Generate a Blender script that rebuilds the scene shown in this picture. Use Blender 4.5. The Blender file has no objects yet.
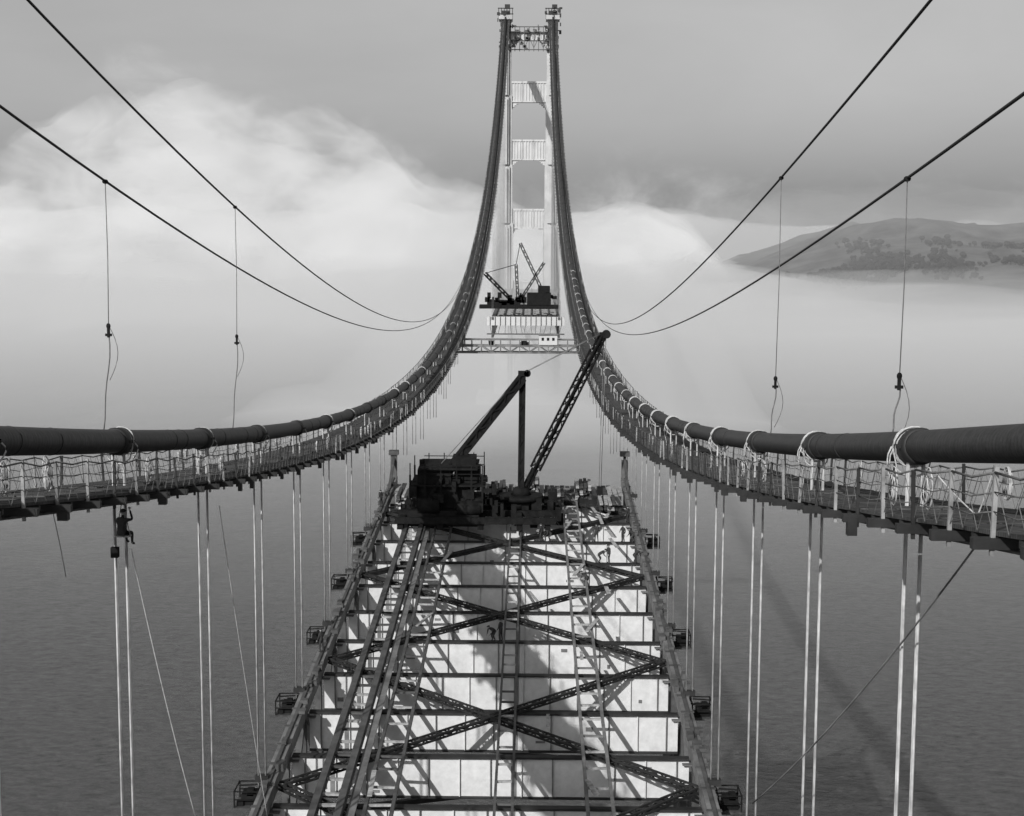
import bpy, math, random
import numpy as np
from mathutils import Vector, Matrix, noise
random.seed(7)
scene=bpy.context.scene
EYE=106.0; F=1525.0; CX=2.5

# ---------------------------------------------------------------- materials
def mat(name,base=0.2,rough=0.7,metal=0.0,var=0.25,scale=2.0,bump=0.0,stripe=None,spec=0.3):
    m=bpy.data.materials.new(name); m.use_nodes=True
    nt=m.node_tree; b=nt.nodes['Principled BSDF']
    b.inputs['Roughness'].default_value=rough; b.inputs['Metallic'].default_value=metal
    b.inputs['Specular IOR Level'].default_value=spec
    g=nt.nodes.new('ShaderNodeNewGeometry')
    n=nt.nodes.new('ShaderNodeTexNoise'); n.inputs['Scale'].default_value=scale; n.inputs['Detail'].default_value=5; n.inputs['Roughness'].default_value=0.65
    nt.links.new(g.outputs['Position'],n.inputs['Vector'])
    r=nt.nodes.new('ShaderNodeMapRange')
    r.inputs['From Min'].default_value=0.3; r.inputs['From Max'].default_value=0.7
    r.inputs['To Min'].default_value=base*(1-var); r.inputs['To Max'].default_value=base*(1+var)
    nt.links.new(n.outputs['Fac'],r.inputs['Value'])
    out=r.outputs['Result']
    if stripe:
        w=nt.nodes.new('ShaderNodeTexWave'); w.wave_type='BANDS'; w.bands_direction='Y'
        w.inputs['Scale'].default_value=stripe; w.inputs['Distortion'].default_value=0.6
        nt.links.new(g.outputs['Position'],w.inputs['Vector'])
        r2=nt.nodes.new('ShaderNodeMapRange'); r2.inputs['To Min'].default_value=0.55; r2.inputs['To Max'].default_value=1.15
        nt.links.new(w.outputs['Fac'],r2.inputs['Value'])
        mu=nt.nodes.new('ShaderNodeMath'); mu.operation='MULTIPLY'
        nt.links.new(out,mu.inputs[0]); nt.links.new(r2.outputs['Result'],mu.inputs[1]); out=mu.outputs[0]
    c=nt.nodes.new('ShaderNodeCombineColor')
    for i in range(3): nt.links.new(out,c.inputs[i])
    nt.links.new(c.outputs[0],b.inputs['Base Color'])
    if bump>0:
        bp=nt.nodes.new('ShaderNodeBump'); bp.inputs['Strength'].default_value=bump; bp.inputs['Distance'].default_value=0.1
        nt.links.new(n.outputs['Fac'],bp.inputs['Height']); nt.links.new(bp.outputs[0],b.inputs['Normal'])
    return m
M_CABLE=mat('cable_wrapping',0.022,0.55,0,0.55,3.0,0.3,stripe=1.2)
M_WIRE=mat('dark_wire_rope',0.012,0.6)
M_ROPE=mat('manila_rope',0.38,0.9,0,0.35,6)
M_NET=mat('rail_rope',0.11,0.9,0,0.4,4)
M_SUSP=mat('galvanised_suspender',0.32,0.6,0,0.4,1.5)
M_WOOD=mat('weathered_plank',0.05,0.9,0,0.7,1.5,0.3,stripe=2.2)
M_POST=mat('rail_post_timber',0.20,0.9,0,0.6,1.0)
M_WOODL=mat('pale_timber',0.26,0.9,0,0.5,2.0)
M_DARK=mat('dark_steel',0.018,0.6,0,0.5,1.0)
M_STEEL=mat('primed_steel',0.06,0.6,0,0.5,0.8)
M_GREY=mat('grey_primed_steel',0.13,0.6,0,0.5,0.6)
M_WHITE=mat('pale_primer_web',0.50,0.7,0,0.13,1.6)
M_TOWER=mat('tower_paint',0.42,0.7,0,0.12,0.15)
M_TDARK=mat('tower_leg_paint',0.36,0.7,0,0.2,0.1)
M_CLOTH=mat('work_cloth',0.03,0.95,0,0.4,6)
M_SKIN=mat('skin',0.3,0.7,0,0.1,6)
M_HILL=mat('hill_grass',0.06,0.95,0,0.8,0.02)
M_TREE=mat('tree_foliage',0.02,0.95,0,0.5,0.1)
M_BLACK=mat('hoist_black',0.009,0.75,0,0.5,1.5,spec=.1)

# ---------------------------------------------------------------- mesh builder
class MB:
    def __init__(s): s.v=[];s.f=[];s.m=[];s.sm=[]
    def box8(s,c,mi=0):
        o=len(s.v); s.v+= [tuple(p) for p in c]
        for f in ((0,3,2,1),(4,5,6,7),(0,1,5,4),(1,2,6,5),(2,3,7,6),(3,0,4,7)):
            s.f.append(tuple(o+i for i in f)); s.m.append(mi); s.sm.append(False)
    def beam(s,a,b,w,h,mi=0,up=(0,0,1)):
        a=Vector(a);b=Vector(b);d=(b-a)
        if d.length<1e-6:return
        d.normalize();u=Vector(up)
        if abs(d.dot(u))>0.98:u=Vector((0,1,0))
        sx=d.cross(u).normalized();uz=sx.cross(d).normalized()
        sx=sx*(w/2);uz=uz*(h/2)
        s.box8([a-sx-uz,a+sx-uz,a+sx+uz,a-sx+uz,b-sx-uz,b+sx-uz,b+sx+uz,b-sx+uz],mi)
    def box(s,c,d,mi=0):
        x,y,z=c;a,b,e=d[0]/2,d[1]/2,d[2]/2
        s.box8([(x-a,y-b,z-e),(x+a,y-b,z-e),(x+a,y+b,z-e),(x-a,y+b,z-e),(x-a,y-b,z+e),(x+a,y-b,z+e),(x+a,y+b,z+e),(x-a,y+b,z+e)],mi)
    def tube(s,pts,r,n=6,mi=0,smooth=True):
        pts=[Vector(p) for p in pts]; o=len(s.v)
        for i,p in enumerate(pts):
            t=(pts[min(i+1,len(pts)-1)]-pts[max(i-1,0)])
            if t.length<1e-9:t=Vector((0,0,1))
            t.normalize();u=Vector((0,0,1)) if abs(t.z)<0.95 else Vector((0,1,0))
            a=t.cross(u).normalized();b=a.cross(t).normalized()
            rr=r[i] if isinstance(r,(list,tuple)) else r
            for k in range(n):
                q=2*math.pi*k/n; s.v.append(tuple(p+a*(rr*math.cos(q))+b*(rr*math.sin(q))))
        for i in range(len(pts)-1):
            for k in range(n):
                k2=(k+1)%n
                s.f.append((o+i*n+k,o+i*n+k2,o+(i+1)*n+k2,o+(i+1)*n+k)); s.m.append(mi); s.sm.append(smooth)
        for e,base in ((0,o),(1,o+(len(pts)-1)*n)):
            f=tuple(base+k for k in range(n)); s.f.append(f if e else f[::-1]); s.m.append(mi); s.sm.append(False)
    def lattice(s,a,b,w,h,seg,t,mi=0,sides=4):
        a=Vector(a);b=Vector(b);d=(b-a).normalized()
        u=Vector((0,0,1)) if abs(d.z)<0.95 else Vector((0,1,0))
        sx=d.cross(u).normalized()*(w/2);uz=sx.normalized().cross(d).normalized()*(h/2)
        co=[-sx-uz,sx-uz,sx+uz,-sx+uz]
        for c in co: s.beam(a+c,b+c,t,t,mi)
        n=max(1,int((b-a).length/seg))
        for k in range(4 if sides==4 else 2):
            c0,c1=(co[k],co[(k+1)%4]) if sides==4 else ((co[3],co[2]) if k==0 else (co[0],co[1]))
            for i in range(n):
                p=a+(b-a)*(i/n);q=a+(b-a)*((i+1)/n)
                if i%2==0: s.beam(p+c0,q+c1,t*.6,t*.6,mi)
                else: s.beam(p+c1,q+c0,t*.6,t*.6,mi)
    def ellip(s,c,r,mi=0,nu=12,nv=8,jit=0):
        o=len(s.v)
        for j in range(nv+1):
            th=math.pi*j/nv
            for i in range(nu):
                ph=2*math.pi*i/nu; k=1+random.uniform(-jit,jit)
                s.v.append((c[0]+r[0]*math.sin(th)*math.cos(ph)*k,c[1]+r[1]*math.sin(th)*math.sin(ph)*k,c[2]+r[2]*math.cos(th)*k))
        for j in range(nv):
            for i in range(nu):
                i2=(i+1)%nu
                s.f.append((o+j*nu+i,o+(j+1)*nu+i,o+(j+1)*nu+i2,o+j*nu+i2)); s.m.append(mi); s.sm.append(jit==0)
    def obj(s,name,mats,parent=None):
        me=bpy.data.meshes.new(name); me.from_pydata(s.v,[],s.f)
        for m in mats: me.materials.append(m)
        me.polygons.foreach_set('material_index',s.m); me.polygons.foreach_set('use_smooth',s.sm)
        me.update(); o=bpy.data.objects.new(name,me); scene.collection.objects.link(o)
        if parent: o.parent=parent
        return o
def empty(name):
    e=bpy.data.objects.new(name,None); scene.collection.objects.link(e); return e

# ---------------------------------------------------------------- curves of the bridge
dd=np.array([46,74,106,152,265,392,575,747,909.]); zz=np.array([-6.65,-10.7,-14.5,-17.9,-22.1,-15.9,9.3,59.3,120.])
PC=np.polyfit(dd,zz,4,w=1/dd)
def cz(d):
    if d<40:
        z0=np.polyval(PC,40);s=(np.polyval(PC,41)-z0); return EYE+float(z0+s*(d-40))
    return EYE+float(np.polyval(PC,d))
def dz(d): return EYE-34+0.054*(d-91)
def interp(pts,d):
    xs=[p[0] for p in pts]; ys=[p[1] for p in pts]
    return EYE+float(np.polyval(np.polyfit(xs,ys,4,w=[1/(x**0.8) for x in xs]),d))
TA=[(45,7),(70,2),(105,-2.6),(140,-7.2),(186,-12.6),(216,-15.0),(300,-15),(450,-4),(620,26),(780,73),(909,124)]
TB=[(35,4.2),(46,2.4),(58,.8),(74,-1.5),(106,-5.7),(135,-9.2),(160,-11.6),(186,-13.6),(216,-15.6),(300,-16),(450,-5),(620,25),(780,72),(909,123)]
W=13.7
HANG=[44+15.0*k for k in range(-4,58)]
steps=[-40+3*i for i in range(0,180)]+[500+6*i for i in range(0,68)]+[909]

def tramz(T,d,s=0):
    if s:
        k,l={('A',-1):(.5,70),('B',-1):(1.5,70),('A',1):(-1.4,55),('B',1):(-.7,70)}[('A' if T is TA else 'B',s)]
        e=k*math.exp(-(d-46)/l) if d>46 else k*(1-(d-46)/l)
        return tramz(T,d)+e
    if d<40:
        a=interp(T,40);b=interp(T,42);return a+(b-a)/2*(d-40)
    return interp(T,d)

for s in (-1,1):
    X=s*W
    # main cable ------------------------------------------------
    root=empty('main_cable')
    mb=MB(); mb.tube([(X,d,cz(d)) for d in steps],0.46,20,0)
    for d in HANG:
        if d>900: continue
        t=Vector((0,3,cz(d+1.5)-cz(d-1.5))).normalized(); c=Vector((X,d,cz(d)))
        mb.tube([c-t*.55,c-t*.5,c+t*.5,c+t*.55],[.47,.54,.54,.47],20,1)
        for q in (-.3,0,.3): mb.beam(c+t*q+Vector((-.6*s,0,0)),c+t*q+Vector((.6*s,0,0)),.08,.12,1)
    for k in range(60):
        d=random.uniform(20,400); c=Vector((X,d,cz(d))); t=Vector((0,3,cz(d+1.5)-cz(d-1.5))).normalized(); l=random.uniform(.03,.12)
        mb.tube([c-t*l,c+t*l],.475,20,1)
    mb.obj('cable_strand',[M_CABLE,M_DARK],root)
    mb=MB()
    for d in HANG:
        if d>420: continue
        nl=random.choice((4,5,6)) if s>0 else random.choice((0,1,2))
        for k in range(nl):
            off=(k-nl/2)*.14+random.uniform(-.05,.05)+ (.5 if s>0 else .3); tl=random.uniform(-.3,.3); rr=random.uniform(.50,.60)
            pts=[]
            for i in range(19):
                a=2*math.pi*i/18
                pts.append((X+rr*math.cos(a),d+off+tl*math.sin(a),cz(d+off)-.03+(rr+.02)*math.sin(a)-(0.25 if (k==1 and math.sin(a)<-.4) else 0)))
            mb.tube(pts,.028 if d<100 else .045,5,0)
        if d<200:
            for rep in range(2 if s>0 else 1):
                x0=X-s*.58; p=[]
                L=random.uniform(.8,2.2)
                for i in range(8):
                    p.append((x0-s*.1*math.sin(i*.8),d+.3+rep*.3+.12*math.sin(i*1.1),cz(d)-.1-L*i/7))
                mb.tube(p,.026,5,0)
    mb.obj('rope_lashings',[M_ROPE],root)
    # catwalk ---------------------------------------------------
    root=empty('catwalk'); fl=MB(); po=MB(); ne=MB()
    H=2.25; DROP=1.8
    for a,b in zip(steps[:-1],steps[1:]):
        za=cz(a)-DROP; zb=cz(b)-DROP
        for q in range(4):
            xl=X-H+q*1.13; 
            fl.beam((xl+.55,a+random.uniform(0,.08),za+random.uniform(-.02,.02)),(xl+.55,b-random.uniform(0.0,.1),zb),1.06,.09,0)
        fl.beam((X-H-.45,a,za-.2),(X+H+.45,a,za-.2),.2,.22,1)
        if a<260:
            m=(a+b)/2; fl.beam((X-H,m,(za+zb)/2-.14),(X+H,m,(za+zb)/2-.14),.12,.14,1)
            if random.random()<.6:
                sx=random.choice((-1,1)); fl.box((X+sx*(H+.2),a,za-.42),(random.uniform(.15,.35),.25,random.uniform(.2,.6)),1)
            if random.random()<.35:
                y=random.uniform(a,b); fl.box((X+random.uniform(-1.5,1.5),y,za+.1+(zb-za)*(y-a)/3),(random.uniform(.3,1),random.uniform(.3,1.2),.14),1)
            if random.random()<.5:
                sx=random.choice((-1,1)); y=random.uniform(a,b); zz0=za+(zb-za)*(y-a)/3
                for c_ in range(3):
                    rr=random.uniform(.18,.34)
                    ne.tube([(X+sx*(H-.02)+.04*c_,y+rr*math.cos(q*math.pi/5),zz0+.75+rr*1.5*math.sin(q*math.pi/5)) for q in range(11)],.02,4,1)
        for sx in (-1,1):
            x=X+sx*(H+.05); lean=random.uniform(-.09,.09)
            po.beam((x,a,za-.45),(x+lean,a+lean,za+random.uniform(1.1,1.3)),.085 if a<300 else .14,.085 if a<300 else .14,0 if random.random()<(.55 if a<70 else .3) else 1)
            for hz,r in ((1.18,.026),(.8,.014),(.42,.014)):
                rr=r if a<250 else .035
                zm=(za+zb)/2+hz-.05
                if a<200: ne.tube([(x,a,za+hz),(x,(a+b)/2,zm-random.uniform(0,.08)),(x,b,zb+hz)],rr,4,0)
                elif hz!=.8: ne.beam((x,a,za+hz),(x,b,zb+hz),rr*2,rr*2,0)
            if a<120:
                for k in range(3):
                    y0=a+(b-a)*k/3;y1=a+(b-a)*(k+1)/3;z0=za+(zb-za)*k/3;z1=za+(zb-za)*(k+1)/3
                    if random.random()<.8: ne.beam((x,y0,z0),(x,y1,z1+1.15),.013,.013,0)
                    if random.random()<.8: ne.beam((x,y0,z0+1.15),(x,y1,z1),.013,.013,0)
    for q in (-1.9,-1.3,1.3,1.9):
        fl.tube([(X+q,d,cz(d)-DROP-.36) for d in steps],.05,5,1)
    fl.obj('plank_floor',[M_WOOD,M_DARK],root); po.obj('rail_posts',[M_POST,M_DARK],root); ne.obj('rail_ropes',[M_NET,M_ROPE],root)
    # suspender ropes ------------------------------------------
    sp=MB()
    for d in HANG:
        if d>905: continue
        top=cz(d)
        if d<=178: bot=dz(d)+.1
        elif d>620: bot=68.5
        elif d<330: bot=top-random.uniform(7,11)
        else: bot=top-random.uniform(3,6)
        if bot>top-1: continue
        for sx in (-.22,.22):
            r=.042 if d<250 else .055
            for oy in (-.07,.07):
                sp.tube([(X+sx,d+oy,top-.3),(X+sx,d+oy,bot)],r,6,0)
        if d<=178:
            sp.box((X,d,bot+.5),(.8,.5,.35),1)
            sp.box((X,d,top-DROP-.5),(.75,.3,.22),1)
    sp.obj('suspender_ropes',[M_SUSP,M_DARK])
    # tramway cables -------------------------------------------
    for T,xo in ((TA,-.5),(TB,.5)):
        root=empty('tramway_cable'); mb=MB()
        mb.tube([(X+s*xo,d,tramz(T,d,s)) for d in range(-40,910,6)],.048,6,0); mb.obj('wire',[M_WIRE],root)
        d=(81 if s<0 else 66.5) if T is TA else (60 if s<0 else 48.3)
        mb=MB(); z1=tramz(T,d,s); z0=cz(d)+.4; x=X+s*xo
        zm=z0+(z1-z0)*(.40 if s<0 else .2)
        mb.tube([(x,d,z1),(x+.02,d,(z1+zm)/2),(x-.03,d,zm)],.018,5,0)
        mb.tube([(x-.03-.35*(i/8)**2*(1 if s<0 else .6)+.05*math.sin(i),d,zm+(z0-zm)*i/8) for i in range(9)],.026,5,0)
        mb.box((x-.03,d,zm),(.1,.1,.4),1); mb.box((x-.03,d,zm-.1),(.26,.08,.1),1); mb.ellip((x-.03,d,zm+.25),(.09,.06,.12),1,8,6)
        mb.tube([(x,d-.12,z1-.02),(x,d+.12,z1-.02)],.09,10,1)
        mb.tube([(x-.03+.35*math.sin(math.pi*i/8),d,zm+.3-2.2*i/8) for i in range(9)],.014,4,0)
        mb.obj('hanging_fall',[M_NET,M_BLACK],root)

# ---------------------------------------------------------------- bridge deck (near)
root=empty('bridge_deck'); DW=13.25
D1=172.0; PAN=7.6; beams=[D1-1-PAN*i for i in range(0,30)]
fb=MB(); tr=MB(); lt=MB(); st=MB()
def P(x,d,o=0): return (x,d,dz(d)+o)
for i,d in enumerate(beams):
    z=dz(d)-.5
    fb.box((0,d,z-1.3),(25.6,.06,2.55),0)
    fb.box((0,d,z+.06),(25.6,.55,.14),1)
    fb.box((0,d,z-2.64),(25.6,.5,.1),1)
    for k in range(-6,7):
        fb.box((k*2.0,d-.12,z-1.3),(.06,.18,2.5),0 if k%2 else 2)
    for k in (-3,0,3): fb.box((k*3.9+1.5,d-.05,z-1.3),(.35,.05,2.5),2)
    for k in range(3):
        xx=random.uniform(-12,12); fb.box((xx,d-.06,z-random.uniform(.5,2.3)),(random.uniform(.2,.7),.07,random.uniform(.1,.3)),2)
    for sx in (-1,1):
        x=sx*DW
        tr.beam(P(x,d,-.5),P(x,d,-7.8),.45,.5,0)
        if i<len(beams)-1:
            d2=beams[i+1]
            a,b=(P(x,d,-.5),P(x,d2,-7.6)) if i%2 else (P(x,d,-7.6),P(x,d2,-.5))
            tr.beam(a,b,.4,.45,0)
        tr.box((x-sx*.55,d,dz(d)-.75),(.7,.9,.06),1)
for sx in (-1,1):
    x=sx*DW
    tr.beam(P(x,beams[-1]),P(x,D1+1.5),.75,.95,1); tr.beam(P(x,beams[-1],-7.8),P(x,D1+1.5,-7.8),.8,.8,0)
    tr.beam(P(x,beams[-1],.55),P(x,D1+1.5,.55),.22,.12,0)
    for k in range(70):
        d=D1-k*3.1; tr.box((x,d,dz(d)+.5),(.9,.3,.06),0)
    for k in range(40):
        d=D1-random.uniform(0,95); tr.box((x+random.uniform(-.5,.5),d,dz(d)+.62),(random.uniform(.2,.6),random.uniform(.2,1.2),random.uniform(.15,.5)),0)
    tr.beam(P(x,D1+.8,.3),P(x,D1+1.2,3.2 if sx<0 else 2.6),.7,.8,0)
    tr.beam(P(x,D1-5,.4),P(x,D1+1.2,2.9),.3,.3,0)
    tr.box((x,D1+1,dz(D1)+3.4),(1.1,1,.5),0)
per=PAN*3; c0=101.0
for k in range(-4,4):
    a=c0+per*k-per/2;b=a+per
    for (xa,xb) in ((-12.6,12.6),(12.6,-12.6)):
        p=Vector(P(xa,a,-.15));q=Vector(P(xb,b,-.15))
        if b>D1: 
            t=(D1-a)/per
            if t<=0: continue
            q=p+(q-p)*t
        lt.lattice(p,q,.5,.28,.7,.12,0)
    lt.box((0,(a+b)/2,dz((a+b)/2)-.1),(1.5,1.1,.2),0)
def ladder(x0,w,d0,d1,rail,rung,mi,gap=1.9,zo=.12):
    for sx in (-1,1):
        st.beam(P(x0+sx*w/2,d0,zo),P(x0+sx*w/2,d1,zo),rail,rail*1.5,mi)
    d=d0+1
    while d<d1:
        st.beam(P(x0-w/2,d,zo),P(x0+w/2,d+random.uniform(-.1,.1),zo),rung,.12,2 if random.random()<.5 else mi); d+=gap*random.uniform(.75,1.25)
ladder(-9.3,1.5,-40,D1-4,.42,.3,0,1.9,.25); ladder(-6.3,1.6,-40,D1-16,.2,.18,0,2.5,.15)
ladder(1.0,1.05,-40,D1-14,.16,.16,0,2.7,.1); ladder(6.7,1.5,-40,D1-2,.2,.18,1,2.6,.15)
st.beam(P(-7.9,-40,.05),P(-7.9,D1-4,.05),.5,.1,1)
for k in range(26):
    d=random.uniform(85,168); x=random.choice((-9.3,-6.3,6.7,3.5,10))+random.uniform(-.8,.8); a=random.uniform(-.3,.3); L=random.uniform(1.5,4)
    st.beam(P(x,d,.42),P(x+L*math.sin(a),d+L*math.cos(a),.44),random.uniform(.2,.35),.07,2)
fb.obj('floor_beams',[M_WHITE,M_DARK,M_GREY],root); tr.obj('side_trusses',[M_STEEL,M_GREY],root)
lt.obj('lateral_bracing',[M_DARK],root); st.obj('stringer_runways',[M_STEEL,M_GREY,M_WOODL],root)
bl=MB()
for i in range(len(beams)-1):
    bl.beam(P(-13,beams[i],-7.8),P(13,beams[i],-7.8),.4,.4,0)
    bl.beam(P(-13 if i%2 else 13,beams[i],-7.8),P(13 if i%2 else -13,beams[i+1],-7.8),.35,.35,0)
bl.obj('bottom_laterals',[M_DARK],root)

for sx in (-1,1):
    for d in (149,134,119,104,89):
        x=sx*(DW+1.3); z=dz(d)-1.0
        pl=MB(); pl.box((x,d,z),(1.5,2.0,.12),1)
        for ax in (-.7,.7):
            for ay in (-.9,.9): pl.beam((x+ax,d+ay,z),(x+ax,d+ay,z+1.05),.08,.08,0)
        for ay in (-.9,.9):
            pl.beam((x-.75,d+ay,z+1.05),(x+.75,d+ay,z+1.05),.07,.07,0); pl.beam((x-.75,d+ay,z+.55),(x+.75,d+ay,z+.55),.07,.07,0)
        for ax in (-.7,.7): pl.beam((x+ax,d-.9,z+1.05),(x+ax,d+.9,z+1.05),.07,.07,0)
        pl.box((x+.1,d,z+.4),(.9,1.1,.7),0); pl.box((x-.4,d-.5,z+.2),(.4,.4,.3),0); pl.box((x+.2,d-.3,z+.85),(.4,.5,.4),0)
        pl.beam((sx*(DW+.4),d,dz(d)+.2),(x+sx*.6,d,z+1.1),.08,.08,0)
        pl.obj('work_platform',[M_BLACK,M_WOOD])

tp=empty('timber_stack'); mb=MB()
for cx,d,n in ((5.2,163,5),(8.2,166,6),(10.6,160,4),(-11,163,4),(2.6,168,6),(-1.0,167,4)):
    for lvl in range(n):
        for k in range(4):
            x=cx+(k-1.5)*.42+random.uniform(-.12,.12)
            mb.beam((x,d-2.2+random.uniform(-.6,.6),dz(d)+.25+lvl*.24),(x+random.uniform(-.1,.1),d+2.2+random.uniform(-.6,.6),dz(d+2)+.25+lvl*.24),.34,.2,random.choice((0,1,1)))
mb.obj('timbers',[M_WOODL,M_WOOD],tp)
mb=MB()
for k in range(44):
    x=-12.5+k*.58; mb.beam((x,166+random.uniform(-.4,.2),dz(168)+.02),(x,171.6+random.uniform(-.9,.9),dz(171)+.02),.5,.08,random.choice((0,1)))
mb.obj('plank_platform',[M_WOODL,M_WOOD])

# ---------------------------------------------------------------- derrick crane (near)
def U(px,py,d): # measured direction -> bridge frame
    return Vector((CX+(px-533)/F*d,d,EYE-(py-223)/F*d))
root=empty('stiffleg_derrick'); mb=MB(); dB=156
base=U(523,492,dB); top=U(524,375,dB); legb=U(445,478,dB-1); tip=U(604,335,dB+6)
mb.lattice(base,top,.5,.5,.9,.18); mb.beam(base,top,.38,.38)
mb.lattice(legb,top+Vector((0,-.3,-.2)),.7,.7,1.1,.24); mb.beam(legb,top+Vector((0,-.3,-.2)),.5,.6)
bb=base+Vector((.5,0,.3)); m1=bb.lerp(tip,.12); m2=bb.lerp(tip,.9)
mb.lattice(m1,m2,.7,.75,1.0,.17); mb.lattice(bb,m1,.4,.4,.6,.17); mb.lattice(m2,tip,.5,.5,.6,.17); mb.beam(bb,tip,.3,.3)
mb.box(tip+Vector((.1,0,.1)),(.9,.7,.6)); mb.box(top+Vector((.1,0,.2)),(1.1,.8,.5))
mb.tube([tip+Vector((.4,-.45,.2)),tip+Vector((.4,.45,.2))],.45,14); mb.tube([top+Vector((.5,-.4,.2)),top+Vector((.5,.4,.2))],.35,14)
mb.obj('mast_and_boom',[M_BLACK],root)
mb=MB()
c=base+Vector((0,0,-.6)); 
mb.tube([c+Vector((0,0,-.3)),c+Vector((0,0,.15))],[2.3,2.3],24); mb.tube([c+Vector((0,0,.15)),c+Vector((0,0,.9))],[1.1,.7],16)
mb.tube([c+Vector((0,0,-1.2)),c+Vector((0,0,-.3))],[1.5,1.9],16)
zb=dz(dB)+.5
for x in (-10.5,-6.5,-2.5,1.4,4.2):
    mb.beam((x,dB-7,zb),(x,dB+6,zb+.4),.6,.7)
for d in (dB-7,dB-3,dB,dB+5): mb.beam((-11,d,zb+.6),(5,d,zb+.6),.6,.6)
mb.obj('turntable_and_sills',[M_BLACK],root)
mb=MB(); zc=dz(dB-2)
mb.box((-7.2,dB-1,zc+2.6),(5.2,5,3.0)); mb.box((-8.0,dB-1.5,zc+4.9),(3.4,4,1.6)); mb.box((-4.2,dB-2,zc+2.0),(2.2,4,1.8)); mb.box((-4.7,dB-1,zc+4.6),(2.6,3.4,2.2))
mb.box((-7.0,dB-3,zc+1.0),(7.2,4,1.6))
for lv_ in (1.1,4.2,5.9): mb.box((-6.6,dB-1,zc+lv_),(7.6 if lv_<5 else 6,6.4,.18))
for x in (-10.4,-8.9,-7.3,-5.7,-4.2,-3.1):
    for y in (-4.1,2.1):
        mb.beam((x,dB+y,zc+.4),(x,dB+y,zc+5.3),.18,.18)
        mb.beam((x,dB+y,zc+5.2),(x,dB+y,zc+6.6+random.uniform(-.3,.3)),.1,.1)
for zz_ in (5.4,6.3): 
    for y in (-4.1,2.1): mb.beam((-9.4,dB+y,zc+zz_),(-3.1,dB+y,zc+zz_),.08,.08)
mb.tube([(-5.6,dB-4.6,zc+2.0),(-3.2,dB-4.6,zc+2.0)],.75,16)
mb.tube([(-9.6,dB-4.5,zc+2.2),(-7.4,dB-4.5,zc+2.2)],.85,16); mb.tube([(-9.4,dB-1,zc+5.6),(-9.4,dB-1,zc+6.4)],.28,10)
mb.tube([(-5.4,dB-1,zc+4.5),(-5.4,dB-1,zc+7.3)],.3,10); mb.box((-5.0,dB-1.5,zc+6.2),(2.4,2.6,1.4))
mb.beam((-10.2,dB-4,zc+.4),(-7.2,dB-4,zc+5),.22,.22); mb.beam((-7,dB-4,zc+.4),(-3.6,dB-4,zc+4.2),.22,.22)
for k in range(40):
    mb.box((random.uniform(-10.8,-1.5),dB-4.4+random.uniform(-.6,4),zc+random.uniform(.6,4.6)),(random.uniform(.3,1.1),random.uniform(.3,.9),random.uniform(.3,1.2)))
for k in range(34):
    mb.box((random.uniform(-2.5,5.0),dB-4+random.uniform(-1,7),zc+random.uniform(.4,1.9)),(random.uniform(.3,1.2),random.uniform(.3,1),random.uniform(.4,1.6)))
hh_=mb.obj('hoist_house',[M_BLACK],root); hh_.location.x=.7
mb=MB()
for k in range(5):
    o=Vector((0,(k-2)*.2,0)); mb.tube([top+o+Vector((.4,0,.4)),tip+o*1.3+Vector((-.3,0,.2))],.035,4)
for k in (-1,1): mb.tube([top+Vector((-.2,k*.3,0)),legb+Vector((-1,k*.3,.5))],.03,4)
mb.tube([tip+Vector((.35,0,0)),U(604,490,dB+6)],.035,4)
mb.tube([tip+Vector((.15,0,0)),U(602,490,dB+6)],.025,4)
mb.obj('hoist_ropes',[M_GREY],root)
mb=MB(); h=U(603,492,dB+6); mb.box(h,(.6,.4,.9)); mb.tube([h+Vector((0,0,-.4)),h+Vector((.0,0,-.8)),h+Vector((.25,0,-1.1)),h+Vector((.45,0,-.85))],.09,6)
mb.obj('hook_block',[M_BLACK],root)

# ---------------------------------------------------------------- far deck + traveller derrick
root=empty('bridge_deck'); mb=MB(); Z=67.0
for i in range(38):
    d=630+i*7.6
    if d>909: break
    mb.box((0,d,Z-1.4),(26.4,.15,2.6),0); mb.box((0,d,Z),(26.4,.6,.12),1)
    for sx in (-1,1):
        mb.beam((sx*W,d,Z),(sx*W,d,Z-7.6),.5,.5,1)
        mb.beam((sx*W,d,Z if i%2 else Z-7.6),(sx*W,d+7.6,Z-7.6 if i%2 else Z),.45,.45,1)
for sx in (-1,1):
    mb.beam((sx*W,628,Z),(sx*W,909,Z),.9,1,1); mb.beam((sx*W,628,Z-7.6),(sx*W,909,Z-7.6),.9,.9,1)
mb.box((0,629,Z-1.2),(32,1.2,3.6),0)
mb.beam((-16,628,Z-6.5),(16,628,Z-6.5),.5,.5,1)
for k in range(-7,8): mb.box((k*2.1,628.2,Z-1.2),(.25,.3,3.6),1)
for k in range(-7,8): mb.beam((k*2.1,628.2,Z-3),(k*2.1+random.uniform(-1,1),628.2,Z-6.5),.2,.2,1)
for k in range(7): mb.beam((-13+k*3.8,640,Z+.3),(-13+k*3.8,909,Z+.3),.5,.5,1)
mb.obj('truss_and_floor',[M_TOWER,M_STEEL],root)
root=empty('stiffleg_derrick'); mb=MB(); dF=640
b1=U(519,300,dF);t1=U(517,264,dF)
mb.lattice(b1,t1,1,1,2,.35); mb.lattice(U(515,302,dF),U(486,273,dF+3),1.1,1.1,2.2,.4); mb.lattice(U(521,300,dF),U(545,262,dF),.9,.9,2.2,.35)
mb.lattice(U(548,300,dF+8),U(521,243,dF+8),1.0,1.0,2.5,.35)
mb.tube([t1,U(486,273,dF+3)],.15,4); mb.tube([t1,U(521,243,dF+8)],.15,4)
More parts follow.
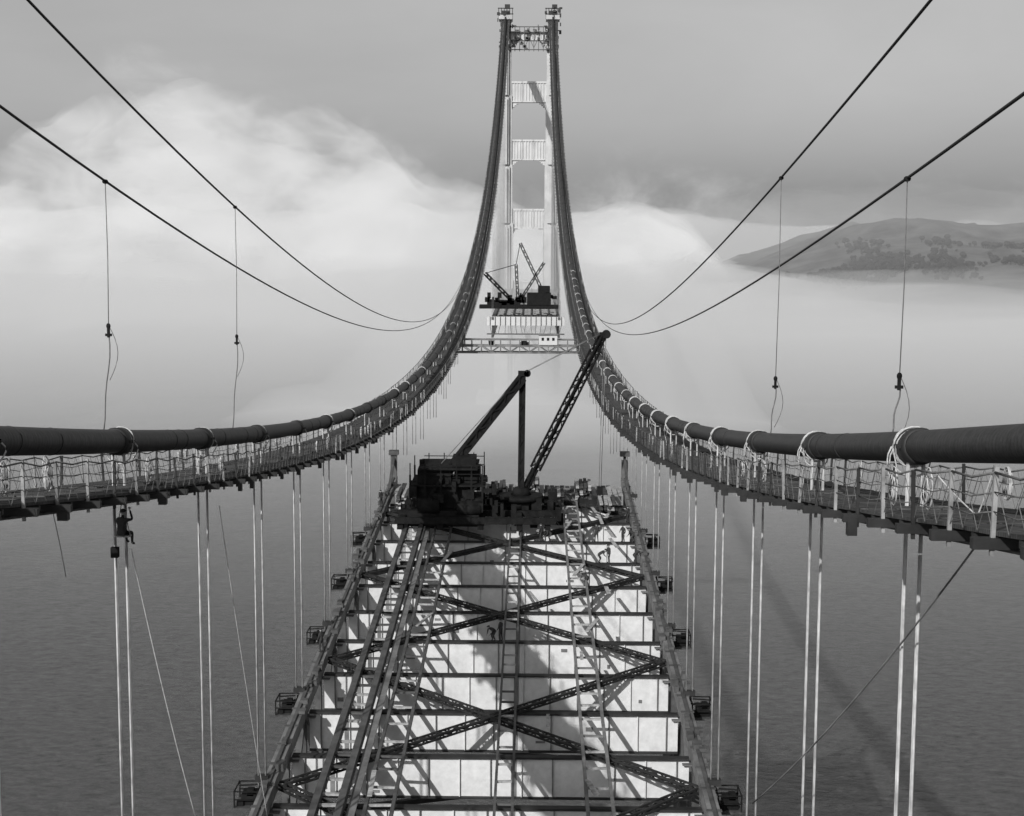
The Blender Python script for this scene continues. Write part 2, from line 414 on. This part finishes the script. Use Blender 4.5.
mb.box(U(540,298,dF),(10,6,5)); mb.box(U(545,290,dF),(5,5,4)); mb.box(U(505,302,dF),(14,5,2)); mb.box(U(520,306,dF),(33,8,1.4))
for k in range(46): mb.box(U(488+random.uniform(0,68),303-random.uniform(0,9),dF-2),(random.uniform(.6,2.2),1,random.uniform(.6,2.6)))
mb.obj('mast_boom_and_hoist',[M_BLACK],root)

root=empty('cross_catwalk'); mb=MB()
for dC in (318,):
    z=cz(dC)-4.6
    mb.box((0,dC,z),(32,2.6,.25),0)
    for y in (-1.4,1.4):
        mb.beam((-16,dC+y,z+1.3),(16,dC+y,z+1.3),.2,.2,1); mb.beam((-16,dC+y,z-1.4),(16,dC+y,z-1.4),.3,.3,1); mb.beam((-16,dC+y,z),(16,dC+y,z),.3,.35,1)
        for k in range(17):
            x=-16+2*k; mb.beam((x,dC+y,z-1.4),(x,dC+y,z+1.3),.18,.18,1)
            if k<16: mb.beam((x,dC+y,z-1.4 if k%2 else z),(x+2,dC+y,z if k%2 else z-1.4),.14,.14,1)
    for x in (-15.5,-11.5,11.5,15.5): mb.beam((x,dC,z),(x,dC,z+4.0),.3,.3,1)
    mb.box((3.4+CX,dC-.6,z+1.3),(3.8,2,2.0),2); mb.box((3.4+CX,dC-.6,z+2.4),(4.2,2.4,.2),1)
    for k in range(3): mb.box((2.3+CX+k*1.1,dC-1.62,z+1.5),(.5,.06,.6),3)
    for k in range(9):
        x=random.uniform(-13,13); mb.box((x,dC-.8,z+.5),(random.uniform(.4,1.5),.6,random.uniform(.5,1.2)),random.choice((0,1,3)))
mb.obj('truss_and_rails',[M_WOODL,M_GREY,M_TOWER,M_BLACK],root)

# ---------------------------------------------------------------- far tower
root=empty('bridge_tower'); DT=909; legs=MB(); sr=MB()
lv=[0,67,106,140,180,212,223]; ww=[12,9.6,8.6,7.6,6.8,6.2]; dp=[20,17,15,13.5,12,11]
for sx in (-1,1):
    for i in range(6):
        z0,z1=lv[i],lv[i+1]; w=ww[i];p=dp[i]; zc_=(z0+z1)/2;h=z1-z0
        legs.box((sx*W,DT,zc_),(w,p*.55,h),0); legs.box((sx*W,DT,zc_-.6),(w*.62,p*.8,h-1.2),0); legs.box((sx*W,DT,zc_-1.2),(w*.34,p,h-2.4),0)
    legs.box((sx*W,DT,224.2),(8,13,2.4),0); legs.box((sx*W,DT,226.6),(5,12,2.6),1)
    for k in range(6): legs.beam((sx*W-4+k*1.6,DT-6,223),(sx*W-4+k*1.6,DT-6,229.5),.4,.4,1)
    legs.beam((sx*W-4.5,DT-6,229.2),(sx*W+4.5,DT-6,229.2),.5,.5,1); legs.beam((sx*W-4.5,DT-6,226),(sx*W+4.5,DT-6,226),.5,.5,1)
    legs.box((sx*W+1,DT-3,230.5),(3,4,2.2),1)
    for k in range(22): legs.box((sx*W+random.uniform(-4.5,4.5),DT-6.5,random.uniform(205,230)),(random.uniform(.4,1.8),1,random.uniform(.4,2.2)),1)
legs.box((0,DT,-2),(60,40,14),0)
def strut(zc_,h):
    w=2*W-6
    sr.box((0,DT,zc_),(w,5,h),0)
    for k in range(13): sr.box((-w/2+.6+k*(w-1.2)/12,DT-2.7,zc_-.1),(.55,.5,h-1.6),0)
    sr.box((0,DT-2.7,zc_+h/2-.5),(w,.8,1.1),0); sr.box((0,DT-2.7,zc_-h/2+.4),(w,.8,.8),0)
    for sx in (-1,1):
        for k in range(4): sr.box((sx*(w/2-.7-k*1.1),DT,zc_-h/2-(1.9-k*.5)),(1.1,4.6,3.6-k*.9),0)
for zc_,h in ((182,12),(148.5,12),(108.5,11.5),(67,10),(214,5)): strut(zc_,h)
for k in range(9):
    x=-11+k*2.75; sr.beam((x,DT-4,205),(x,DT-4,219),.35,.35,1)
    if k<8: sr.beam((x,DT-4,207 if k%2 else 213),(x+2.75,DT-4,213 if k%2 else 207),.3,.3,1)
for z in (206,211,216,219): sr.beam((-12,DT-4,z),(12,DT-4,z),.5,.5,1)
for k in range(30): sr.box((random.uniform(-11,11),DT-5,random.uniform(206,220)),(random.uniform(.4,2.5),1,random.uniform(.3,1.6)),1)
for z0,z1 in ((20,58),): 
    sr.beam((-W,DT,z0),(W,DT,z1),4,3,0); sr.beam((W,DT,z0),(-W,DT,z1),4,3,0)
legs.obj('tower_legs',[M_TDARK,M_DARK],root); sr.obj('portal_struts',[M_TOWER,M_STEEL],root)

# ---------------------------------------------------------------- loose ropes
def rope(name,pts,r,m):
    mb=MB(); mb.tube(pts,r,5); return mb.obj(name,[m])
def sagrope(a,b,sag,r,m,name='guy_rope'):
    a=Vector(a);b=Vector(b)
    rope(name,[a.lerp(b,i/12)+Vector((0,0,-sag*4*(i/12)*(1-i/12))) for i in range(13)],r,m)
sagrope(U(992,536,38),U(765,820,60),.5,.03,M_GREY)
sagrope(U(125,556,58),U(186,845,62),.4,.022,M_ROPE)
sagrope(U(216,510,74),U(261,845,84),.4,.022,M_ROPE)
sagrope(U(45,515,44),U(57,585,46),-.1,.012,M_GREY)
sagrope(U(940,470,40),U(1010,535,36),.1,.022,M_ROPE)
sagrope(U(1000,465,37),U(975,540,38),.15,.022,M_ROPE)

# ---------------------------------------------------------------- workers
def worker(loc,rotz,pose='stand',scale=1.0):
    root=empty('worker')
    if pose=='stand': J=dict(pel=(0,0,.95),ch=(0,.02,1.32),nk=(0,.02,1.5),hd=(0,.05,1.6),kl=(-.12,.06,.5),kr=(.12,-.02,.5),al=(-.14,0,.09),ar=(.15,-.06,.09),tl=(-.15,.16,.04),trr=(.17,.1,.04),el=(-.3,.02,1.14),er=(.3,.05,1.15),hl=(-.3,.16,.92),hr=(.22,.28,1.05))
    elif pose=='bend': J=dict(pel=(0,-.15,.85),ch=(0,.22,1.08),nk=(0,.38,1.15),hd=(0,.5,1.17),kl=(-.14,.1,.48),kr=(.14,0,.46),al=(-.16,-.1,.09),ar=(.16,-.16,.09),tl=(-.17,.06,.04),trr=(.18,0,.04),el=(-.26,.32,.85),er=(.26,.32,.85),hl=(-.16,.5,.66),hr=(.14,.52,.66))
    else: J=dict(pel=(0,-.05,.5),ch=(0,-.04,.88),nk=(0,0,1.06),hd=(0,.04,1.16),kl=(-.15,.38,.5),kr=(.15,.36,.46),al=(-.15,.42,.08),ar=(.16,.34,.05),tl=(-.15,.56,.02),trr=(.17,.48,-.01),el=(-.34,.12,.85),er=(.32,.18,.98),hl=(-.18,.3,1.05),hr=(.12,.3,1.3))
    names=list(J.keys())+['sl','sr','pl','pr']; V=[Vector(J[k]) for k in J]
    ch=Vector(J['ch']);nk=Vector(J['nk']);pe=Vector(J['pel']); s_=ch.lerp(nk,.55)
    V+=[s_+Vector((-.19,0,0)),s_+Vector((.19,0,0)),pe+Vector((-.1,0,-.05)),pe+Vector((.1,0,-.05))]
    ix={n:i for i,n in enumerate(names)}
    E=[('pel','ch'),('ch','nk'),('nk','hd'),('pel','pl'),('pel','pr'),('pl','kl'),('pr','kr'),('kl','al'),('kr','ar'),('al','tl'),('ar','trr'),('ch','sl'),('ch','sr'),('sl','el'),('sr','er'),('el','hl'),('er','hr')]
    me=bpy.data.meshes.new('body'); me.from_pydata([tuple(v) for v in V],[(ix[a],ix[b]) for a,b in E],[]); o=bpy.data.objects.new('body',me); scene.collection.objects.link(o); o.parent=root
    R=dict(pel=.15,ch=.17,nk=.065,hd=.06,kl=.07,kr=.07,al=.05,ar=.05,tl=.045,trr=.045,el=.05,er=.05,hl=.035,hr=.035,sl=.08,sr=.08,pl=.11,pr=.11)
    md=o.modifiers.new('s','SKIN')
    for n in names:
        sv=me.skin_vertices[0].data[ix[n]]; sv.radius=(R[n],R[n]); sv.use_root=(n=='pel')
    sb=o.modifiers.new('ss','SUBSURF'); sb.levels=1; sb.render_levels=1
    me.materials.append(M_CLOTH)
    mb=MB(); h=Vector(J['hd'])+Vector((0,.01,.08))
    mb.ellip(h,(.078,.098,.12),0); mb.ellip(h+Vector((0,.1,-.01)),(.014,.02,.025),0,6,4)
    for sx in (-1,1): mb.ellip(h+Vector((sx*.078,0,0)),(.012,.022,.032),0,6,4); mb.ellip(h+Vector((sx*.03,.088,.015)),(.012,.01,.008),1,6,4)
    mb.ellip(h+Vector((0,.088,-.055)),(.025,.01,.006),1,6,4)
    mb.ellip(h+Vector((0,-.01,.06)),(.1,.12,.08),1); mb.ellip(h+Vector((0,.03,.045)),(.12,.16,.012),1)
    for hn,en in (('hl','el'),('hr','er')):
        p=Vector(J[hn]);dr=(p-Vector(J[en])).normalized(); sd=dr.cross(Vector((0,0,1)))
        if sd.length<.1: sd=Vector((1,0,0))
        sd.normalize()
        q=p+dr*.05; mb.ellip(q,(.04,.04,.045),0,8,6)
        for k,L in enumerate((.07,.08,.085,.075)):
            b_=q+dr*.03+sd*((k-1.5)*.02); mb.tube([b_,b_+dr*L*.5,b_+dr*L*.8+Vector((0,0,-.03))],[.011,.01,.007],5,0)
        b_=q+sd*.035; mb.tube([b_,b_+sd*.03+dr*.03,b_+sd*.03+dr*.06],[.012,.011,.008],5,0)
    mb.obj('head_and_hands',[M_SKIN,M_CLOTH],root)
    root.location=loc; root.rotation_euler=(0,0,rotz); root.scale=(scale,)*3
    return root
wl=U(118,552,58.6)
worker((wl.x,wl.y-.2,wl.z+.05),-.4,'sit',1.05)
mb=MB(); mb.box((wl.x,wl.y-.15,wl.z+.42),(.6,.35,.06),0)
for sx in (-.28,.28): mb.tube([(wl.x+sx,wl.y-.15,wl.z+.42),(wl.x,wl.y-.1,wl.z+1.9),(wl.x,wl.y,cz(58.6)-2)],.02,5,1)
mb.box((wl.x-.35,wl.y-.1,wl.z-.25),(.28,.28,.4),2)
mb.obj('bosun_chair',[M_WOODL,M_ROPE,M_BLACK])
for px,bi,pz,r in ((637,3,'bend',1.2),(627,3,'stand',2.5),(604,4,'bend',-1.5),(613,4,'stand',2),(548,2,'stand',0.4),(557,2,'stand',3),(566,2,'bend',1),(503,7,'stand',1),(495,7,'bend',2.4),(590,5,'bend',1),(640,4,'bend',-1),(535,2,'stand',2),(632,2,'stand',1),(600,3,'stand',.3),(552,3,'bend',2),(544,3,'stand',1)):
    dk=beams[bi]; x=CX+(px-533)/F*dk
    worker((x,dk-.05,dz(dk)-.37),r,pz)
for px,d in ((378,158),(330,112)):
    x=-DW; worker((x,d,dz(d)+.62),1.0,'stand')

# ---------------------------------------------------------------- hill + trees
root=empty('hill'); nx,ny=100,56
vs=[];fs=[]
def hh(x,y):
    u=min(max((x-150)/480,0),1); u=(u*u*(3-2*u))**.8
    v=min(max((y-1450)/900,0),1); v=v**.8
    n=noise.fractal(Vector((x*.004,y*.004,1)),1,2,5); n3=noise.fractal(Vector((x*.015,y*.015,4)),1,2,4)
    return max(-3,(105+7*math.sin(x*.004+.3)+0.006*(x-800))*u*v*(1+.18*n+.09*n3)+5*n*u*v-1+(y>2400)*-(y-2400)*.05)
for j in range(ny):
    for i in range(nx):
        x=80+i*30;y=1420+j*32; vs.append((x,y,hh(x,y)))
for j in range(ny-1):
    for i in range(nx-1): a=j*nx+i; fs.append((a,a+1,a+nx+1,a+nx))
me=bpy.data.meshes.new('terrain');me.from_pydata(vs,[],fs);me.materials.append(M_HILL)
for p in me.polygons:p.use_smooth=True
o=bpy.data.objects.new('terrain',me);scene.collection.objects.link(o);o.parent=root
mb=MB()
for k in range(620):
    cx,cy=random.choice(((385,1980),(400,1900),(430,1990),(455,2040),(440,1930),(515,1880),(525,1940),(490,1960),(640,2060),(300,2080),(560,2100),(470,2180),(600,1900)))
    x=random.gauss(cx,16);y=random.gauss(cy,30)
    r=random.uniform(2,5.5); z=hh(x,y)
    mb.tube([(x,y,z-1),(x,y,z+r)],[.7,.3],5)
    for q in range(3): mb.ellip((x+random.uniform(-r,r)*.5,y+random.uniform(-r,r)*.5,z+r*.8+random.uniform(0,r*.5)),(r*.7,r*.7,r*.55),0,7,5,.3)
mb.obj('distant_tree_mass',[M_TREE])

# ---------------------------------------------------------------- water
me=bpy.data.meshes.new('water'); S=30000
me.from_pydata([(-S,-4000,0),(S,-4000,0),(S,S,0),(-S,S,0)],[],[(0,1,2,3)]); o=bpy.data.objects.new('water',me); scene.collection.objects.link(o)
m=bpy.data.materials.new('sea_water'); m.use_nodes=True; nt=m.node_tree; b=nt.nodes['Principled BSDF']
b.inputs['Roughness'].default_value=.2; b.inputs['IOR'].default_value=1.33
g=nt.nodes.new('ShaderNodeNewGeometry')
def nz(sc,det,stretch=(1,1,1),ro=.66):
    mp=nt.nodes.new('ShaderNodeMapping'); mp.inputs['Scale'].default_value=stretch; mp.inputs['Rotation'].default_value=(0,0,.5)
    nt.links.new(g.outputs['Position'],mp.inputs['Vector'])
    n=nt.nodes.new('ShaderNodeTexNoise'); n.inputs['Scale'].default_value=sc; n.inputs['Detail'].default_value=det; n.inputs['Roughness'].default_value=ro
    nt.links.new(mp.outputs[0],n.inputs['Vector']); return n
n1=nz(.22,6,(1,1.8,1),.72); n2=nz(.02,3)
ad=nt.nodes.new('ShaderNodeMath'); ad.operation='MULTIPLY_ADD'; ad.inputs[1].default_value=3.0
nt.links.new(n2.outputs['Fac'],ad.inputs[0]); nt.links.new(n1.outputs['Fac'],ad.inputs[2])
bp=nt.nodes.new('ShaderNodeBump'); bp.inputs['Strength'].default_value=1; bp.inputs['Distance'].default_value=3.6
nt.links.new(ad.outputs[0],bp.inputs['Height']); nt.links.new(bp.outputs[0],b.inputs['Normal'])
n3=nz(.34,8,(.8,1.6,1),.8)
r=nt.nodes.new('ShaderNodeMapRange'); r.inputs['From Min'].default_value=.38; r.inputs['From Max'].default_value=.64; r.inputs['To Min'].default_value=.005; r.inputs['To Max'].default_value=.075  # ripple light and dark put into base colour, since reflections vary little
nt.links.new(n3.outputs['Fac'],r.inputs['Value']); c=nt.nodes.new('ShaderNodeCombineColor')
for i in range(3): nt.links.new(r.outputs[0],c.inputs[i])
nt.links.new(c.outputs[0],b.inputs['Base Color'])
me.materials.append(m)

# ---------------------------------------------------------------- fog banks
def fogmat(name,dens,glow=.27,sc=.5,tex=None,lo=.04,hi=1.6,f0=.38,f1_=.66):
    m=bpy.data.materials.new(name); m.use_nodes=True; nt=m.node_tree
    for n in list(nt.nodes): 
        if n.type!='OUTPUT_MATERIAL': nt.nodes.remove(n)
    out=[n for n in nt.nodes if n.type=='OUTPUT_MATERIAL'][0]
    v=nt.nodes.new('ShaderNodeVolumeScatter'); v.inputs['Density'].default_value=dens*sc; v.inputs['Color'].default_value=(1,1,1,1)
    a=nt.nodes.new('ShaderNodeVolumeAbsorption'); a.inputs['Density'].default_value=dens*(1-sc); a.inputs['Color'].default_value=(0,0,0,1)
    e=nt.nodes.new('ShaderNodeEmission'); e.inputs['Strength'].default_value=dens*glow  # emission stands in for light scattered many times inside the fog
    if tex:
        g=nt.nodes.new('ShaderNodeNewGeometry'); mp=nt.nodes.new('ShaderNodeMapping'); mp.inputs['Scale'].default_value=(1,.6,1.7); nt.links.new(g.outputs['Position'],mp.inputs['Vector'])
        n=nt.nodes.new('ShaderNodeTexNoise'); n.inputs['Scale'].default_value=tex; n.inputs['Detail'].default_value=4; n.inputs['Roughness'].default_value=.62; n.inputs['Distortion'].default_value=.6
        nt.links.new(mp.outputs[0],n.inputs['Vector'])
        r=nt.nodes.new('ShaderNodeMapRange'); r.interpolation_type='SMOOTHSTEP'; r.inputs['From Min'].default_value=f0; r.inputs['From Max'].default_value=f1_; r.inputs['To Min'].default_value=lo; r.inputs['To Max'].default_value=hi
        nt.links.new(n.outputs['Fac'],r.inputs['Value'])
        for node,inp,k in ((v,'Density',dens*sc),(a,'Density',dens*(1-sc)),(e,'Strength',dens*glow)):
            mu=nt.nodes.new('ShaderNodeMath'); mu.operation='MULTIPLY'; mu.inputs[1].default_value=k
            nt.links.new(r.outputs[0],mu.inputs[0]); nt.links.new(mu.outputs[0],node.inputs[inp])
    s1=nt.nodes.new('ShaderNodeAddShader'); s2=nt.nodes.new('ShaderNodeAddShader')
    nt.links.new(v.outputs[0],s1.inputs[0]); nt.links.new(a.outputs[0],s1.inputs[1]); nt.links.new(s1.outputs[0],s2.inputs[0]); nt.links.new(e.outputs[0],s2.inputs[1])
    nt.links.new(s2.outputs[0],out.inputs['Volume']); return m
def heightfog(name,x0,x1,y0,y1,nx,ny,f,m,zb=.5):
    vs=[];fs=[]
    for L in (0,1):
        for j in range(ny):
            for i in range(nx):
                x=x0+(x1-x0)*i/(nx-1)
                if x1-x0>5000:
                    q=2*i/(nx-1)-1; x=6000*math.copysign(abs(q)**1.6,q)
                t=j/(ny-1); y=y0+(y1-y0)*(t**1.8 if y1-y0>3000 else t)
                vs.append((x,y,zb if L==0 else zb+max(.3,f(x,y))))
    N=nx*ny
    for j in range(ny-1):
        for i in range(nx-1):
            a=j*nx+i; fs.append((a,a+nx,a+nx+1,a+1)); fs.append((N+a,N+a+1,N+a+nx+1,N+a+nx))
    for i in range(nx-1):
        fs.append((i,i+1,N+i+1,N+i)); a=(ny-1)*nx+i; fs.append((a+1,a,N+a,N+a+1))
    for j in range(ny-1):
        a=j*nx; fs.append((a+nx,a,N+a,N+a+nx)); a=j*nx+nx-1; fs.append((a,a+nx,N+a+nx,N+a))
    me=bpy.data.meshes.new(name);me.from_pydata(vs,[],fs);me.materials.append(m)
    for p in me.polygons:p.use_smooth=True
    o=bpy.data.objects.new(name,me);scene.collection.objects.link(o)
def sst(a,b,x):
    t=min(max((x-a)/(b-a),0),1);return t*t*(3-2*t)
def f1(x,y):
    n=noise.fractal(Vector((x*.0026,y*.0026,3)),1,2,5)
    h=64*sst(250,950,y)*(1+.6*n)
    far=sst(1900,5200,y); n2=noise.fractal(Vector((x*.0011,y*.0008,9)),1,2,5)
    h+=far*max(0,(40+130*n2)*(1-.8*sst(.06,.16,x/y)))
    h*=(1-.5*sst(100,400,x)*sst(800,1300,y)*(1-sst(2600,3600,y)))
    return h
heightfog('fog_bank',-6000,6000,40,12000,170,170,f1,fogmat('fog',.0031,.41,.30))
def f2(x,y):
    n=noise.fractal(Vector((x*.014,y*.014,7)),1,2,5)
    n2=noise.noise(Vector((x*.011,y*.011,27)))
    r=math.hypot((x+5)/150,(y-780)/125)*(1+.6*n2)
    return 122*(1-sst(0.0,1,r))**1.9*(1+.4*n)
heightfog('fog_bank',-240,240,650,905,110,60,f2,fogmat('fog_dense',.009,.45,.22))
def f3(x,y):
    n=noise.fractal(Vector((x*.003,y*.003,17)),1,2,5)
    return 135*sst(60,320,x)*sst(1300,1600,y)*(1-sst(2700,3000,y))*(1+.25*n)
heightfog('fog_bank',40,3200,1280,3020,60,40,f3,fogmat('hill_haze',.0007,.26,.3))
PROF=[(-.6,.03),(-.36,.015),(-.31,.04),(-.25,.074),(-.17,.066),(-.1,.048),(-.04,.018),(.02,-.005),(.06,.006),(.1,-.004),(.14,-.04),(.6,-.06)]
def prof(a):
    for (a0,e0),(a1,e1) in zip(PROF[:-1],PROF[1:]):
        if a0<=a<=a1: return e0+(e1-e0)*(a-a0)/(a1-a0)
    return -.06
def f4(x,y):
    b=noise.fractal(Vector((x*.004,y*.004,31)),1,2,5)
    h=(106+y*prof(math.atan2(x,y)))
    env=sst(1300,1900,y)*(1-sst(2300,2800,y))
    return max(0,h*env*(1+.35*b))
heightfog('fog_bank',-1300,360,1290,2820,150,90,f4,fogmat('cloud_billow',.0034,.48,.45,tex=.0065,lo=0.0,hi=2.2,f0=.44,f1_=.70))  # stronger emission brightens these billows against the greyer fog

# ---------------------------------------------------------------- world
SX,SY=-0.72,-1.6; EL=math.atan(1/math.hypot(SX,SY)); AZ=math.atan2(SX,SY)
w=bpy.data.worlds.new('World'); scene.world=w; w.use_nodes=True; nt=w.node_tree
bg=nt.nodes['Background']
sky=nt.nodes.new('ShaderNodeTexSky'); sky.sky_type='NISHITA'; sky.sun_disc=False; sky.sun_elevation=EL; sky.sun_rotation=AZ; sky.dust_density=3
bw=nt.nodes.new('ShaderNodeRGBToBW'); nt.links.new(sky.outputs[0],bw.inputs[0])
tc=nt.nodes.new('ShaderNodeTexCoord'); sp=nt.nodes.new('ShaderNodeSeparateXYZ'); nt.links.new(tc.outputs['Generated'],sp.inputs[0])
def math_(op,a,b=None,c=None,clamp=False):
    n=nt.nodes.new('ShaderNodeMath'); n.operation=op; n.use_clamp=clamp
    for i,v in enumerate((a,b,c)):
        if v is None: continue
        if isinstance(v,(int,float)): n.inputs[i].default_value=v
        else: nt.links.new(v,n.inputs[i])
    return n.outputs[0]
az=math_('ARCTAN2',sp.outputs[0],sp.outputs[1])
u=math_('MULTIPLY_ADD',az,1/1.2,.5,True)
fc=nt.nodes.new('ShaderNodeFloatCurve'); cv=fc.mapping.curves[0]
pts=[(-.6,.05),(-.36,.02),(-.31,.045),(-.25,.07),(-.17,.058),(-.1,.040),(-.04,.022),(.02,.006),(.06,.018),(.1,.012),(.14,-.002),(.3,-.010),(.6,0.03)]
P2=[((a+.6)/1.2,.5+e/.4) for a,e in pts]
cv.points[0].location=P2[0]; cv.points[1].location=P2[-1]
for p in P2[1:-1]: cv.points.new(*p)
fc.mapping.update(); nt.links.new(u,fc.inputs['Value'])
topv=math_('MULTIPLY_ADD',fc.outputs[0],.4,-.2)
def wn(scale,det,rough,dist=0,off=(0,0,0),st=(1,1,1.6)):
    mp=nt.nodes.new('ShaderNodeMapping'); mp.inputs['Location'].default_value=off; mp.inputs['Scale'].default_value=st
    nt.links.new(tc.outputs['Generated'],mp.inputs['Vector'])
    n=nt.nodes.new('ShaderNodeTexNoise'); n.inputs['Scale'].default_value=scale; n.inputs['Detail'].default_value=det; n.inputs['Roughness'].default_value=rough; n.inputs['Distortion'].default_value=dist
    nt.links.new(mp.outputs[0],n.inputs['Vector']); return n.outputs['Fac']
nA=wn(14,7,.6,.4); nB=wn(9,6,.6,.6,(3,1,2)); nC=wn(4,5,.55,.3,(9,4,1),(1,1,3))
edge=math_('MULTIPLY_ADD',math_('SUBTRACT',nA,.5),.13,topv)
dif=math_('SUBTRACT',edge,sp.outputs[2])
mask=nt.nodes.new('ShaderNodeMapRange'); mask.interpolation_type='SMOOTHSTEP'; mask.inputs['From Min'].default_value=-.035; mask.inputs['From Max'].default_value=.05
nt.links.new(dif,mask.inputs['Value'])
cloud=math_('MULTIPLY_ADD',math_('SUBTRACT',nB,.5),.9,.52)
base=math_('MULTIPLY',bw.outputs[0],.07)
base=math_('MULTIPLY_ADD',base,math_('MULTIPLY_ADD',nC,.5,.75),.18)
mx=nt.nodes.new('ShaderNodeMix'); mx.data_type='FLOAT'
nt.links.new(mask.outputs[0],mx.inputs[0]); nt.links.new(base,mx.inputs[2]); nt.links.new(cloud,mx.inputs[3])
cc=nt.nodes.new('ShaderNodeCombineColor')
for i in range(3): nt.links.new(mx.outputs[0],cc.inputs[i])
nt.links.new(cc.outputs[0],bg.inputs['Color']); bg.inputs['Strength'].default_value=1.0

L=bpy.data.lights.new('sun','SUN'); L.energy=4.6; L.angle=math.radians(.5); L.color=(1,.995,.985)
so=bpy.data.objects.new('sun',L); scene.collection.objects.link(so)
so.rotation_euler=Vector((SX,SY,1)).to_track_quat('Z','Y').to_euler()

# ---------------------------------------------------------------- camera
cam=bpy.data.cameras.new('camera'); cam.sensor_width=36; cam.lens=36*F/1024; cam.clip_start=.5; cam.clip_end=60000
co=bpy.data.objects.new('camera',cam); scene.collection.objects.link(co)
R=Matrix.Rotation(math.radians(.73),4,'Z')@Matrix.Rotation(math.radians(90-6.92),4,'X')@Matrix.Rotation(math.radians(.25),4,'Z')
co.matrix_world=Matrix.Translation((CX,0,EYE))@R
scene.camera=co
scene.view_settings.view_transform='Standard'; scene.view_settings.look='None'; scene.view_settings.exposure=0
